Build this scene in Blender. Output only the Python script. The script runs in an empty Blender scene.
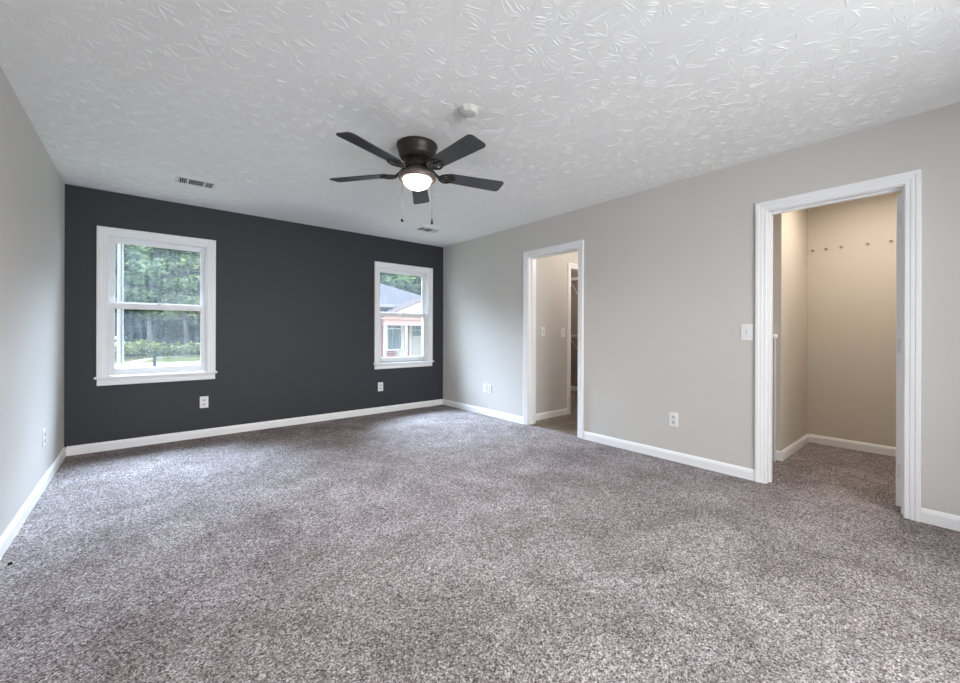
import bpy, bmesh, math, random
from mathutils import Vector, Matrix, noise
PI = math.pi
C = bpy.context.scene.collection
SC = bpy.context.scene

# ------------------------------------------------------------------ camera
cam_d = bpy.data.cameras.new('camera'); cam = bpy.data.objects.new('camera', cam_d); C.objects.link(cam)
CAM_Z = 1.1208
cam_d.sensor_width = 36.0
cam_d.lens = 400.33 / 960 * 36
cam_d.shift_y = (332.31 - 341.5) / 960
cam_d.clip_start = 0.02; cam_d.clip_end = 400
yaw = 0.696686
fwd = Vector((math.sin(yaw), math.cos(yaw), 0))
cam.matrix_world = (Matrix.Translation((0, 0, CAM_Z)) @ fwd.to_track_quat('-Z', 'Y').to_matrix().to_4x4()
                    @ Matrix.Rotation(0.0028, 4, 'Z'))
SC.camera = cam

# ------------------------------------------------------------------ light and exposure
SC.view_settings.view_transform = 'Standard'; SC.view_settings.look = 'None'
SC.view_settings.gamma = 1.0; SC.view_settings.use_curve_mapping = False
SC.view_settings.exposure = 0.19
try:
    SC.cycles.max_bounces = 14; SC.cycles.diffuse_bounces = 8; SC.cycles.transparent_max_bounces = 16
    SC.cycles.use_denoising = True; SC.cycles.use_adaptive_sampling = False; SC.cycles.sample_clamp_indirect = 6
    SC.cycles.caustics_reflective = False; SC.cycles.caustics_refractive = False
except Exception:
    pass
w = bpy.data.worlds.new('sky'); SC.world = w; w.use_nodes = True
bg = w.node_tree.nodes['Background']; bg.inputs[0].default_value = (0.76, 0.88, 1.0, 1); bg.inputs[1].default_value = 3.2


def light(name, kind, loc, energy, color, rot=(0, 0, 0), **kw):
    d = bpy.data.lights.new(name, kind); d.energy = energy; d.color = color
    for k, v in kw.items():
        setattr(d, k, v)
    o = bpy.data.objects.new(name, d); C.objects.link(o); o.location = loc; o.rotation_euler = rot
    return o


# hazy sun beyond the dark wall, high over the trees: daylight through the two windows
sd = Vector((0.0, -0.76, -0.64)).normalized()
sun = light('sun', 'SUN', (0, 12, 12), 56.0, (0.60, 0.78, 1.0), angle=math.radians(58))
sun.rotation_euler = sd.to_track_quat('-Z', 'Y').to_euler()
# added fill lamp, shining in through the made-up opening behind the camera
light('rear_fill_light', 'AREA', (1.30, -2.30, 1.60), 172.0, (1.0, 0.98, 0.96), (math.radians(90 - 12), 0, 0),
      shape='RECTANGLE', size=2.6, size_y=1.6)

# ------------------------------------------------------------------ materials
MATS = {}


def nodes(m):
    return m.node_tree.nodes, m.node_tree.links


def mat(name, col, rough=0.5, metal=0.0, spec=0.5, bump=0.0, bscale=200.0, var=0.0, vscale=3.0):
    if name in MATS:
        return MATS[name]
    m = bpy.data.materials.new(name); m.use_nodes = True
    n, l = nodes(m); b = n['Principled BSDF']
    b.inputs['Base Color'].default_value = (*col, 1); b.inputs['Roughness'].default_value = rough
    b.inputs['Metallic'].default_value = metal; b.inputs['Specular IOR Level'].default_value = spec
    tc = n.new('ShaderNodeTexCoord')
    if var:
        t = n.new('ShaderNodeTexNoise'); t.inputs['Scale'].default_value = vscale; t.inputs['Detail'].default_value = 4
        l.new(tc.outputs['Object'], t.inputs['Vector'])
        r = n.new('ShaderNodeValToRGB')
        r.color_ramp.elements[0].position = 0.3; r.color_ramp.elements[1].position = 0.7
        r.color_ramp.elements[0].color = (*[c * (1 - var) for c in col], 1)
        r.color_ramp.elements[1].color = (*[min(1, c * (1 + var)) for c in col], 1)
        l.new(t.outputs['Fac'], r.inputs['Fac']); l.new(r.outputs['Color'], b.inputs['Base Color'])
    if bump:
        t = n.new('ShaderNodeTexNoise'); t.inputs['Scale'].default_value = bscale; t.inputs['Detail'].default_value = 3
        l.new(tc.outputs['Object'], t.inputs['Vector'])
        bp = n.new('ShaderNodeBump'); bp.inputs['Strength'].default_value = bump; bp.inputs['Distance'].default_value = 0.002
        l.new(t.outputs['Fac'], bp.inputs['Height']); l.new(bp.outputs['Normal'], b.inputs['Normal'])
    MATS[name] = m
    return m


def ramp(n, stops):
    r = n.new('ShaderNodeValToRGB'); e = r.color_ramp.elements
    while len(e) < len(stops):
        e.new(0.5)
    for i, (p, c) in enumerate(stops):
        e[i].position = p; e[i].color = (*c, 1)
    return r


def math_node(n, l, op, a, b=None, c=None):
    x = n.new('ShaderNodeMath'); x.operation = op
    for i, v in enumerate((a, b, c)):
        if v is None:
            continue
        if isinstance(v, (int, float)):
            x.inputs[i].default_value = v
        else:
            l.new(v, x.inputs[i])
    return x.outputs[0]


def make_carpet():
    # twisted pile in mixed yarns: every tuft has its own tone, and the nap lies in soft patches
    m = bpy.data.materials.new('carpet'); m.use_nodes = True
    n, l = nodes(m); b = n['Principled BSDF']
    b.inputs['Roughness'].default_value = 1.0; b.inputs['Specular IOR Level'].default_value = 0.0
    tc = n.new('ShaderNodeTexCoord')
    wb = n.new('ShaderNodeTexNoise'); wb.inputs['Scale'].default_value = 90; wb.inputs['Detail'].default_value = 2
    l.new(tc.outputs['Object'], wb.inputs['Vector'])
    ws = n.new('ShaderNodeVectorMath'); ws.operation = 'MULTIPLY_ADD'; ws.inputs[1].default_value = (.012, .012, 0)
    l.new(wb.outputs['Color'], ws.inputs[0]); l.new(tc.outputs['Object'], ws.inputs[2])
    vals = []
    for sc_ in (285, 135):
        v = n.new('ShaderNodeTexVoronoi'); v.voronoi_dimensions = '2D'; v.inputs['Scale'].default_value = sc_
        l.new(ws.outputs[0], v.inputs['Vector'])
        sp = n.new('ShaderNodeSeparateColor'); l.new(v.outputs['Color'], sp.inputs[0]); vals.append(sp.outputs[0])
    t2 = n.new('ShaderNodeTexNoise'); t2.inputs['Scale'].default_value = 2.9; t2.inputs['Detail'].default_value = 8
    t2.inputs['Roughness'].default_value = 0.66; t2.inputs['Distortion'].default_value = 0.6
    l.new(tc.outputs['Object'], t2.inputs['Vector'])
    tot = math_node(n, l, 'ADD', math_node(n, l, 'MULTIPLY', vals[0], 0.66), math_node(n, l, 'MULTIPLY', vals[1], 0.34))
    r = ramp(n, [(0.08, CARPET[0]), (0.34, CARPET[1]), (0.62, CARPET[2]), (0.92, CARPET[3])])
    l.new(tot, r.inputs['Fac'])
    r2 = ramp(n, [(0.34, (0.78, 0.765, 0.755)), (0.50, (1.0, 1.0, 1.0)), (0.66, (1.25, 1.26, 1.27))])
    l.new(t2.outputs['Fac'], r2.inputs['Fac'])
    mx = n.new('ShaderNodeMix'); mx.data_type = 'RGBA'; mx.blend_type = 'MULTIPLY'; mx.inputs['Factor'].default_value = 1
    l.new(r.outputs['Color'], mx.inputs[6]); l.new(r2.outputs['Color'], mx.inputs[7])
    l.new(mx.outputs[2], b.inputs['Base Color'])
    return m


CARPET = [(0.046, 0.035, 0.035), (0.158, 0.132, 0.130), (0.305, 0.268, 0.263), (0.61, 0.56, 0.55)]


def make_ceiling():
    return mat('stamped_plaster', (0.87, 0.865, 0.855), 0.85, spec=0.15, bump=0.25, bscale=90)


def make_planks():
    m = bpy.data.materials.new('vinyl_planks'); m.use_nodes = True
    n, l = nodes(m); b = n['Principled BSDF']; b.inputs['Roughness'].default_value = 0.4
    tc = n.new('ShaderNodeTexCoord')
    br = n.new('ShaderNodeTexBrick'); br.inputs['Scale'].default_value = 1.0
    br.inputs['Brick Width'].default_value = 1.2; br.inputs['Row Height'].default_value = 0.15
    br.inputs['Mortar Size'].default_value = 0.003
    br.inputs['Color1'].default_value = (0.17, 0.135, 0.105, 1); br.inputs['Color2'].default_value = (0.28, 0.235, 0.19, 1)
    br.inputs['Mortar'].default_value = (0.05, 0.04, 0.035, 1)
    l.new(tc.outputs['Object'], br.inputs['Vector'])
    mp = n.new('ShaderNodeMapping'); mp.inputs['Scale'].default_value = (3, 45, 1); l.new(tc.outputs['Object'], mp.inputs['Vector'])
    t = n.new('ShaderNodeTexNoise'); t.inputs['Scale'].default_value = 1.5; t.inputs['Detail'].default_value = 5
    l.new(mp.outputs['Vector'], t.inputs['Vector'])
    r = ramp(n, [(0.3, (0.6, 0.6, 0.6)), (0.7, (1.3, 1.3, 1.3))]); l.new(t.outputs['Fac'], r.inputs['Fac'])
    mx = n.new('ShaderNodeMix'); mx.data_type = 'RGBA'; mx.blend_type = 'MULTIPLY'; mx.inputs['Factor'].default_value = 1
    l.new(br.outputs['Color'], mx.inputs[6]); l.new(r.outputs['Color'], mx.inputs[7]); l.new(mx.outputs[2], b.inputs['Base Color'])
    return m


def make_brick():
    m = bpy.data.materials.new('red_brick'); m.use_nodes = True
    n, l = nodes(m); b = n['Principled BSDF']; b.inputs['Roughness'].default_value = 0.9
    tc = n.new('ShaderNodeTexCoord'); mp = n.new('ShaderNodeMapping')
    mp.inputs['Rotation'].default_value = (PI / 2, 0, 0); l.new(tc.outputs['Object'], mp.inputs['Vector'])
    br = n.new('ShaderNodeTexBrick'); br.inputs['Scale'].default_value = 1.0
    br.inputs['Brick Width'].default_value = 0.42; br.inputs['Row Height'].default_value = 0.15; br.inputs['Mortar Size'].default_value = 0.018
    br.inputs['Color1'].default_value = (0.46, 0.17, 0.13, 1); br.inputs['Color2'].default_value = (0.38, 0.13, 0.105, 1)
    br.inputs['Mortar'].default_value = (0.44, 0.35, 0.32, 1)
    l.new(mp.outputs['Vector'], br.inputs['Vector']); l.new(br.outputs['Color'], b.inputs['Base Color'])
    return m


def make_glass():
    m = bpy.data.materials.new('window_glass'); m.use_nodes = True
    n, l = nodes(m); n.remove(n['Principled BSDF'])
    tr = n.new('ShaderNodeBsdfTransparent'); gl = n.new('ShaderNodeBsdfGlossy'); gl.inputs['Roughness'].default_value = 0.02
    du = n.new('ShaderNodeBsdfTranslucent'); du.inputs['Color'].default_value = (0.85, 0.90, 0.92, 1)
    tc = n.new('ShaderNodeTexCoord'); mp = n.new('ShaderNodeMapping'); mp.inputs['Scale'].default_value = (14, 1, 2)
    l.new(tc.outputs['Object'], mp.inputs['Vector'])
    t = n.new('ShaderNodeTexNoise'); t.inputs['Scale'].default_value = 2.0; t.inputs['Detail'].default_value = 4; l.new(mp.outputs[0], t.inputs['Vector'])
    dustf = n.new('ShaderNodeMapRange'); dustf.inputs['From Min'].default_value = .3; dustf.inputs['From Max'].default_value = .75
    dustf.inputs['To Min'].default_value = .005; dustf.inputs['To Max'].default_value = .018
    l.new(t.outputs['Fac'], dustf.inputs['Value'])
    m1 = n.new('ShaderNodeMixShader'); l.new(dustf.outputs[0], m1.inputs[0]); l.new(tr.outputs[0], m1.inputs[1]); l.new(du.outputs[0], m1.inputs[2])
    fr = n.new('ShaderNodeFresnel'); fr.inputs['IOR'].default_value = 1.10
    mx = n.new('ShaderNodeMixShader'); l.new(fr.outputs[0], mx.inputs[0]); l.new(m1.outputs[0], mx.inputs[1]); l.new(gl.outputs[0], mx.inputs[2])
    l.new(mx.outputs[0], n['Material Output'].inputs['Surface'])
    return m


def make_ground():
    m = bpy.data.materials.new('lawn_grass'); m.use_nodes = True
    n, l = nodes(m); b = n['Principled BSDF']; b.inputs['Roughness'].default_value = 1.0; b.inputs['Specular IOR Level'].default_value = 0.0
    tc = n.new('ShaderNodeTexCoord')
    t = n.new('ShaderNodeTexNoise'); t.inputs['Scale'].default_value = 0.5; t.inputs['Detail'].default_value = 8
    l.new(tc.outputs['Object'], t.inputs['Vector'])
    r = ramp(n, [(0.35, (0.065, 0.072, 0.026)), (0.5, (0.095, 0.098, 0.040)), (0.65, (0.13, 0.122, 0.060))])
    l.new(t.outputs['Fac'], r.inputs['Fac']); l.new(r.outputs['Color'], b.inputs['Base Color'])
    return m


M_wall = mat('greige_paint', (0.590, 0.570, 0.540), 0.62, spec=0.3, bump=0.10, bscale=260)
M_dark = mat('charcoal_paint', (0.035, 0.037, 0.043), 0.55, spec=0.35, bump=0.10, bscale=260)
M_closet = mat('warm_greige_paint', (0.63, 0.58, 0.51), 0.65, spec=0.3)
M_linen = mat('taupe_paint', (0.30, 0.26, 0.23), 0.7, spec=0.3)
M_trim = mat('white_trim', (0.86, 0.86, 0.865), 0.38)
M_vinyl = mat('white_vinyl_sash', (0.78, 0.78, 0.79), 0.4)
M_plate = mat('white_plastic', (0.80, 0.80, 0.80), 0.35)
M_slot = mat('dark_slot', (0.018, 0.018, 0.018), 0.9, spec=0.05)
M_recept = mat('receptacle_plastic', (0.62, 0.62, 0.63), 0.4)
M_bronze = mat('oil_rubbed_bronze', (0.030, 0.024, 0.021), 0.42, metal=0.3)
M_bronze2 = mat('brushed_bronze', (0.17, 0.135, 0.115), 0.42, metal=0.35)
M_blade = mat('espresso_blade', (0.040, 0.042, 0.046), 0.38, spec=0.5, var=0.2, vscale=8)
M_steel = mat('satin_steel', (0.55, 0.55, 0.54), 0.35, metal=0.9)
M_brass = mat('chain_brass', (0.06, 0.055, 0.05), 0.7, metal=0.0, spec=.15)
M_vent = mat('vent_paint', (0.76, 0.76, 0.74), 0.45)
M_smoke = mat('detector_plastic', (0.62, 0.62, 0.585), 0.6)
M_carpet = make_carpet(); M_ceil = make_ceiling(); M_plank = make_planks(); M_brick = make_brick(); M_glass = make_glass(); M_grass = make_ground()
M_sub = mat('flat_ceiling_paint', (0.78, 0.77, 0.75), 0.8)
M_ext = mat('exterior_siding', (0.55, 0.25, 0.2), 0.8)
M_conc = mat('pale_concrete', (0.30, 0.29, 0.27), 0.9, var=0.08, vscale=1.0)
M_bark = mat('bark', (0.09, 0.08, 0.075), 0.9, var=0.3, vscale=6)
M_bark2 = mat('pale_bark', (0.22, 0.21, 0.20), 0.9, var=0.25, vscale=6)
M_pole = mat('weathered_pole', (0.30, 0.285, 0.285), 0.9, var=0.12, vscale=4)
M_post = mat('dark_post', (0.025, 0.027, 0.027), 0.9, spec=0.1)
M_roof = mat('grey_shingles', (0.075, 0.068, 0.073), 0.9, spec=0.0, var=0.10, vscale=5)
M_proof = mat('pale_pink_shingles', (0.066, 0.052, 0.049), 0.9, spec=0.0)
M_pink = mat('pale_pink_siding', (0.52, 0.33, 0.31), 0.8)
M_white = mat('exterior_white', (0.80, 0.77, 0.77), 0.6)
M_door = mat('beige_door', (0.52, 0.48, 0.43), 0.6)
M_pane = mat('dark_pane', (0.10, 0.13, 0.14), 0.15)
M_blind = mat('grey_blind', (0.24, 0.28, 0.29), 0.7)
M_box = mat('pale_grey_box', (0.60, 0.63, 0.63), 0.6)


def leafmat(name, c):
    m = bpy.data.materials.new(name); m.use_nodes = True
    n, l = nodes(m); b = n['Principled BSDF']; b.inputs['Roughness'].default_value = 0.7; b.inputs['Specular IOR Level'].default_value = 0.2
    g = n.new('ShaderNodeNewGeometry'); r = ramp(n, [(0.0, tuple(x * 0.6 for x in c)), (0.6, c), (1.0, tuple(x * 1.5 for x in c))])
    l.new(g.outputs['Random Per Island'], r.inputs['Fac']); l.new(r.outputs['Color'], b.inputs['Base Color'])
    tr = n.new('ShaderNodeBsdfTranslucent'); l.new(r.outputs['Color'], tr.inputs['Color'])
    mx = n.new('ShaderNodeMixShader'); mx.inputs[0].default_value = 0.45
    l.new(b.outputs[0], mx.inputs[1]); l.new(tr.outputs[0], mx.inputs[2]); l.new(mx.outputs[0], n['Material Output'].inputs['Surface'])
    return m


M_leafA = leafmat('leaf_mid_green', (0.28, 0.37, 0.21))
M_leafB = leafmat('leaf_yellow_green', (0.50, 0.55, 0.28))
M_leafC = leafmat('leaf_blue_green', (0.15, 0.21, 0.165))

# ------------------------------------------------------------------ helpers


def obj(name, bm, m, parent=None, smooth=False):
    me = bpy.data.meshes.new(name)
    bmesh.ops.recalc_face_normals(bm, faces=bm.faces)
    bm.to_mesh(me); bm.free()
    if m is not None:
        me.materials.append(m)
    if smooth:
        for p in me.polygons:
            p.use_smooth = True
        try:
            me.set_sharp_from_angle(angle=math.radians(38))
        except Exception:
            pass
    o = bpy.data.objects.new(name, me); C.objects.link(o)
    if parent is not None:
        o.parent = parent
    return o


def tag(o, label, cat, group=None, kind=None):
    o['label'] = label; o['category'] = cat
    if group: o['group'] = group
    if kind: o['kind'] = kind
    return o


def thing(name, label, cat, loc=(0, 0, 0), rot=(0, 0, 0), group=None, kind=None):
    o = bpy.data.objects.new(name, None); C.objects.link(o); o.location = loc; o.rotation_euler = rot
    o.empty_display_size = 0.1
    return tag(o, label, cat, group, kind)


def struct(name, bm, m, label, cat, smooth=False):
    return tag(obj(name, bm, m, None, smooth), label, cat, kind='structure')


def dup(root, loc=None, rot=None, label=None, group=None):
    r = root.copy(); C.objects.link(r)
    if loc is not None: r.location = loc
    if rot is not None: r.rotation_euler = rot
    if label: r['label'] = label
    if group: r['group'] = group
    for ch in list(root.children):
        c = ch.copy(); C.objects.link(c); c.parent = r
        for g in ch.children:
            d = g.copy(); C.objects.link(d); d.parent = c
    return r


def box(bm, x0, x1, y0, y1, z0, z1, mx=None):
    v = [bm.verts.new((x, y, z)) for z in (z0, z1) for y in (y0, y1) for x in (x0, x1)]
    for f in ((0, 2, 3, 1), (4, 5, 7, 6), (0, 1, 5, 4), (2, 6, 7, 3), (0, 4, 6, 2), (1, 3, 7, 5)):
        bm.faces.new([v[i] for i in f])
    if mx is not None:
        for q in v: q.co = mx @ q.co
    return v


def bbox(bm, x0, x1, y0, y1, z0, z1, bev=0.002, seg=2, mx=None):
    t = bmesh.new(); box(t, x0, x1, y0, y1, z0, z1)
    bmesh.ops.bevel(t, geom=t.edges[:], offset=bev, segments=seg, affect='EDGES', profile=0.5)
    me = bpy.data.meshes.new('t'); t.to_mesh(me); t.free()
    n0 = len(bm.verts); bm.from_mesh(me); bpy.data.meshes.remove(me)
    bm.verts.ensure_lookup_table()
    if mx is not None:
        for q in bm.verts[n0:]: q.co = mx @ q.co


def lathe(bm, prof, seg=40, mx=None):
    rings = []
    for r, z in prof:
        if r < 1e-6:
            rings.append([bm.verts.new((0, 0, z))])
        else:
            rings.append([bm.verts.new((r * math.cos(2 * PI * k / seg), r * math.sin(2 * PI * k / seg), z)) for k in range(seg)])
    for a, b in zip(rings, rings[1:]):
        for k in range(seg):
            k2 = (k + 1) % seg
            if len(a) == 1 and len(b) == 1: continue
            if len(a) == 1: bm.faces.new((a[0], b[k], b[k2]))
            elif len(b) == 1: bm.faces.new((a[k], b[0], a[k2]))
            else: bm.faces.new((a[k], b[k], b[k2], a[k2]))
    for rg, end in ((rings[0], 0), (rings[-1], 1)):
        if len(rg) > 1: bm.faces.new(rg)
    if mx is not None:
        for rg in rings:
            for q in rg: q.co = mx @ q.co


def tube(bm, pts, r, seg=8, caps=True):
    pts = [Vector(p) for p in pts]; rings = []
    up = Vector((0.123, 0.456, 0.88)).normalized()
    for i, p in enumerate(pts):
        d = (pts[min(i + 1, len(pts) - 1)] - pts[max(i - 1, 0)]).normalized()
        a = d.cross(up).normalized(); b = d.cross(a)
        rr = r[i] if isinstance(r, (list, tuple)) else r
        rings.append([bm.verts.new(p + (a * math.cos(2 * PI * k / seg) + b * math.sin(2 * PI * k / seg)) * rr) for k in range(seg)])
    for A, B in zip(rings, rings[1:]):
        for k in range(seg):
            bm.faces.new((A[k], B[k], B[(k + 1) % seg], A[(k + 1) % seg]))
    if caps:
        bm.faces.new(rings[0]); bm.faces.new(rings[-1])


def prism(bm, poly, fn, t0, t1):
    """poly of (a,b); fn(a,b,t) -> point; extruded from t0 to t1"""
    A = [bm.verts.new(fn(a, b, t0)) for a, b in poly]; B = [bm.verts.new(fn(a, b, t1)) for a, b in poly]
    k = len(poly)
    for i in range(k):
        bm.faces.new((A[i], A[(i + 1) % k], B[(i + 1) % k], B[i]))
    bm.faces.new(A); bm.faces.new(B[::-1])


CASING = [(0, 0), (0, .009), (.004, .012), (.022, .012), (.027, .0165), (.044, .017), (.049, .0215), (.066, .0215), (.070, .017), (.070, 0)]
BASE = [(0, 0), (.0145, 0), (.0145, .060), (.0125, .064), (.0115, .070), (.0075, .078), (.004, .083), (0, .084)]


def casing(bm, a0, a1, z0, z1, fn):
    """door-style mitred casing round an opening: legs and head"""
    rows = []
    for (a, z, sa, sz) in ((a0, z0, -1, 0), (a0, z1, -1, 1), (a1, z1, 1, 1), (a1, z0, 1, 0)):
        rows.append([bm.verts.new(fn(a + sa * p, z + sz * p, d)) for p, d in CASING])
    k = len(CASING)
    for A, B in zip(rows, rows[1:]):
        for i in range(k):
            bm.faces.new((A[i], A[(i + 1) % k], B[(i + 1) % k], B[i]))
    bm.faces.new(rows[0]); bm.faces.new(rows[-1])


# ------------------------------------------------------------------ room shell
XL, XR, YB, YR, H = -0.555, 3.554, 5.143, -1.05, 2.44
WT = 0.13                       # wall thickness
CD = (0.217, 0.912, 2.025)      # closet opening y0,y1,top
BD = (2.615, 3.335, 2.025)      # hall opening
W1 = (-0.277, 0.513, 0.690, 2.031)
W2 = (2.480, 3.282, 0.690, 2.020)
BT = 0.17


def wall_with_holes(bm, a0, a1, z0, z1, holes, fn):
    """boxes around rectangular holes; holes (h0,h1,zb,zt) in ascending order; fn(a0,a1,z0,z1) adds a box"""
    cur = a0
    for (h0, h1, zb, zt) in holes:
        fn(cur, h0, z0, z1)
        if zb > z0: fn(h0, h1, z0, zb)
        if zt < z1: fn(h0, h1, zt, z1)
        cur = h1
    fn(cur, a1, z0, z1)


bm = bmesh.new(); box(bm, XL - 0.2, 5.45, YR - 0.15, 5.30, -0.12, 0.0)
struct('floor', bm, M_carpet, 'wall-to-wall grey brown speckled carpet of the bedroom and closet', 'carpet')
bm = bmesh.new(); box(bm, XR + 0.02, 6.6, 1.85, 5.25, 0.0, 0.004)
struct('floor_hall', bm, M_plank, 'dark wood look plank floor beyond the narrow doorway', 'floor')
bm = bmesh.new(); box(bm, XL - 0.2, XR + 0.06, YR - 0.15, YB + BT, H, H + 0.15)
rs = random.Random(77)          # the plasterer's brush stamps: bursts of short raised strokes
pitch = .166; row = 0; yy = YR + .05
while yy < YB - .02:
    xx = XL + .02 + (pitch / 2 if row % 2 else 0)
    while xx < XR - .01:
        cx, cy = xx + rs.uniform(-.045, .045), yy + rs.uniform(-.04, .04)
        ns = rs.randint(15, 21); a_ = rs.uniform(0, 6.28); amp = rs.uniform(.75, 1.25)
        for k in range(ns):
            t = a_ + 2 * PI * (k + rs.uniform(-.35, .35)) / ns
            ra = rs.uniform(.016, .050); rb = ra + rs.uniform(.022, .075) * amp; bend = rs.uniform(-.28, .28)
            hgt = rs.uniform(.0010, .0020); hw_ = rs.uniform(.0014, .0026); pr_ = None
            for i in range(4):
                f = i / 3; rr = ra + (rb - ra) * f; tt = t + bend * f
                px, py = cx + rr * math.cos(tt), cy + rr * math.sin(tt)
                px = min(max(px, XL + .004), XR - .004); py = min(max(py, YR + .004), YB - .004)
                nx_, ny_ = -math.sin(tt), math.cos(tt); q = (.25, 1, .9, .15)[i]
                vs = [bm.verts.new((px - nx_ * hw_ * q, py - ny_ * hw_ * q, H + .0002)), bm.verts.new((px, py, H - hgt * q)), bm.verts.new((px + nx_ * hw_ * q, py + ny_ * hw_ * q, H + .0002))]
                if pr_:
                    bm.faces.new((pr_[0], pr_[1], vs[1], vs[0])); bm.faces.new((pr_[1], pr_[2], vs[2], vs[1]))
                pr_ = vs
        xx += pitch
    yy += pitch * .87; row += 1
struct('ceiling', bm, M_ceil, 'white ceiling with stamped star burst plaster texture', 'ceiling')
bm = bmesh.new(); box(bm, XR + 0.06, 6.7, -0.5, YB + BT, H, H + 0.15)
struct('ceiling_closet', bm, M_sub, 'plain white ceiling over closet and hall', 'ceiling')

bm = bmesh.new(); box(bm, XL - 0.15, XL, YR - 0.15, YB + BT, 0, H)
struct('wall_left', bm, M_wall, 'pale greige painted wall on the left', 'wall')
bm = bmesh.new()
wall_with_holes(bm, XL, 6.7, 0, H, [W1, W2], lambda a, b, c, d: box(bm, a, b, YB, YB + BT, c, d))
struct('wall_back', bm, M_dark, 'charcoal grey accent wall with two windows', 'wall')
bm = bmesh.new()
e = 0.018
wall_with_holes(bm, YR, YB, 0, H, [(CD[0] - e, CD[1] + e, 0, CD[2] + e), (BD[0] - e, BD[1] + e, 0, BD[2] + e)],
                lambda a, b, c, d: box(bm, XR, XR + WT, a, b, c, d))
struct('wall_right', bm, M_wall, 'long greige painted wall with two doorways on the right', 'wall')
RW = (0.20, 2.50, 0.45, 2.10)  # opening added in the unseen wall to let the fill lamp in
bm = bmesh.new()
wall_with_holes(bm, XL, XR + WT, 0, H, [RW], lambda a, b, c, d: box(bm, a, b, YR - 0.15, YR, c, d))
struct('wall_rear', bm, M_wall, 'greige wall behind the camera with an opening added for fill light', 'wall')

# closet shell
bm = bmesh.new(); box(bm, 5.25, 5.35, -0.4, 1.0, 0, H)
struct('wall_closet_back', bm, M_closet, 'warm beige back wall of the closet', 'wall')
bm = bmesh.new(); box(bm, 4.29, 5.35, 1.0, 1.85, 0, H)
struct('wall_closet_side', bm, M_closet, 'warm beige closet side wall with an outer corner', 'wall')
bm = bmesh.new(); box(bm, XR + WT, 4.29, 1.72, 1.85, 0, H)
struct('wall_closet_north', bm, M_closet, 'closet wall hidden beside the doorway', 'wall')
bm = bmesh.new(); box(bm, XR + WT, 5.35, -0.5, -0.4, 0, H)
struct('wall_closet_south', bm, M_closet, 'closet wall hidden behind the open door', 'wall')
# hall shell
HY = 3.44; HX0, HX1 = 4.51, 5.25
bm = bmesh.new()
wall_with_holes(bm, XR + WT, 6.6, 0.004, H, [(HX0 - e, HX1 + e, 0.004, 2.0 + e)], lambda a, b, c, d: box(bm, a, b, HY, HY + 0.11, c, d))
struct('wall_hall', bm, M_wall, 'greige hall wall with two light switches seen through narrow doorway', 'wall')
bm = bmesh.new(); box(bm, 6.5, 6.6, 1.85, HY, 0, H)
struct('wall_hall_end', bm, M_wall, 'end wall of the hall out of sight', 'wall')
bm = bmesh.new(); box(bm, 5.35, 6.6, 1.75, 1.85, 0, H)
struct('wall_hall_south', bm, M_wall, 'hall wall out of sight opposite the switches', 'wall')
bm = bmesh.new(); box(bm, 6.34, 6.44, HY + 0.11, YB, 0, H)
struct('wall_linen', bm, M_linen, 'dim taupe wall of the linen closet past the hall', 'wall')


# baseboards
def baseboard(name, label, a0, a1, fn, z0=0.0):
    bm = bmesh.new(); prism(bm, BASE, fn, a0, a1)
    return struct(name, bm, M_trim, label, 'baseboard')


fr_ = lambda a, b, t: (XR - a, t, b)
baseboard('baseboard_left', 'white baseboard along the left wall', YR, YB, lambda a, b, t: (XL + a, t, b))
baseboard('baseboard_back', 'white baseboard under the charcoal wall', XL + .0147, XR - .0147, lambda a, b, t: (t, YB - a, b))
baseboard('baseboard_right', 'white baseboard from the far corner to the narrow doorway', BD[1] + .0755, YB, fr_)
baseboard('baseboard_right', 'white baseboard between the two doorways', CD[1] + .0755, BD[0] - .0755, fr_)
baseboard('baseboard_right', 'white baseboard right of the closet doorway', YR, CD[0] - .0755, fr_)
baseboard('baseboard_closet_back', 'cream lit baseboard on the closet back wall', -0.4, 0.985, lambda a, b, t: (5.25 - a, t, b))
baseboard('baseboard_closet_side', 'baseboard running back along the closet side wall', 4.2755, 5.25, lambda a, b, t: (t, 1.0 - a, b))
baseboard('baseboard_closet_front', 'short baseboard on the face left of the closet corner', 1.0, 1.72, lambda a, b, t: (4.29 - a, t, b))
baseboard('baseboard_hall', 'white baseboard under the hall switches', XR + WT, HX0 - .075, lambda a, b, t: (t, HY - a, b + .004))
baseboard('baseboard_linen', 'baseboard inside the dim linen closet', HY + 0.11, YB, lambda a, b, t: (6.34 - a, t, b + .004))


# door frames: casing, jamb, stop
def door_frame(name, label, y0, y1, top, zf=0.0):
    r = thing(name, label, 'door frame', (XR, (y0 + y1) / 2, 0), kind='structure')
    ym = (y0 + y1) / 2
    bm = bmesh.new(); casing(bm, y0 - ym - .005, y1 - ym + .005, zf, top + .005, lambda a, z, d: (-d, a, z)); obj('casing', bm, M_trim, r)
    bm = bmesh.new(); casing(bm, y0 - ym - .005, y1 - ym + .005, zf, top + .005, lambda a, z, d: (WT + d, a, z)); obj('casing', bm, M_trim, r)
    bm = bmesh.new()
    box(bm, 0, WT, y0 - ym - .018, y0 - ym, zf, top); box(bm, 0, WT, y1 - ym, y1 - ym + .018, zf, top)
    box(bm, 0, WT, y0 - ym - .018, y1 - ym + .018, top, top + .018)
    obj('jamb', bm, M_trim, r)
    bm = bmesh.new()
    box(bm, .050, .085, y0 - ym, y0 - ym + .011, zf, top); box(bm, .050, .085, y1 - ym - .011, y1 - ym, zf, top)
    box(bm, .050, .085, y0 - ym + .011, y1 - ym - .011, top - .011, top)
    obj('door_stop', bm, M_trim, r)
    return r


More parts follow.
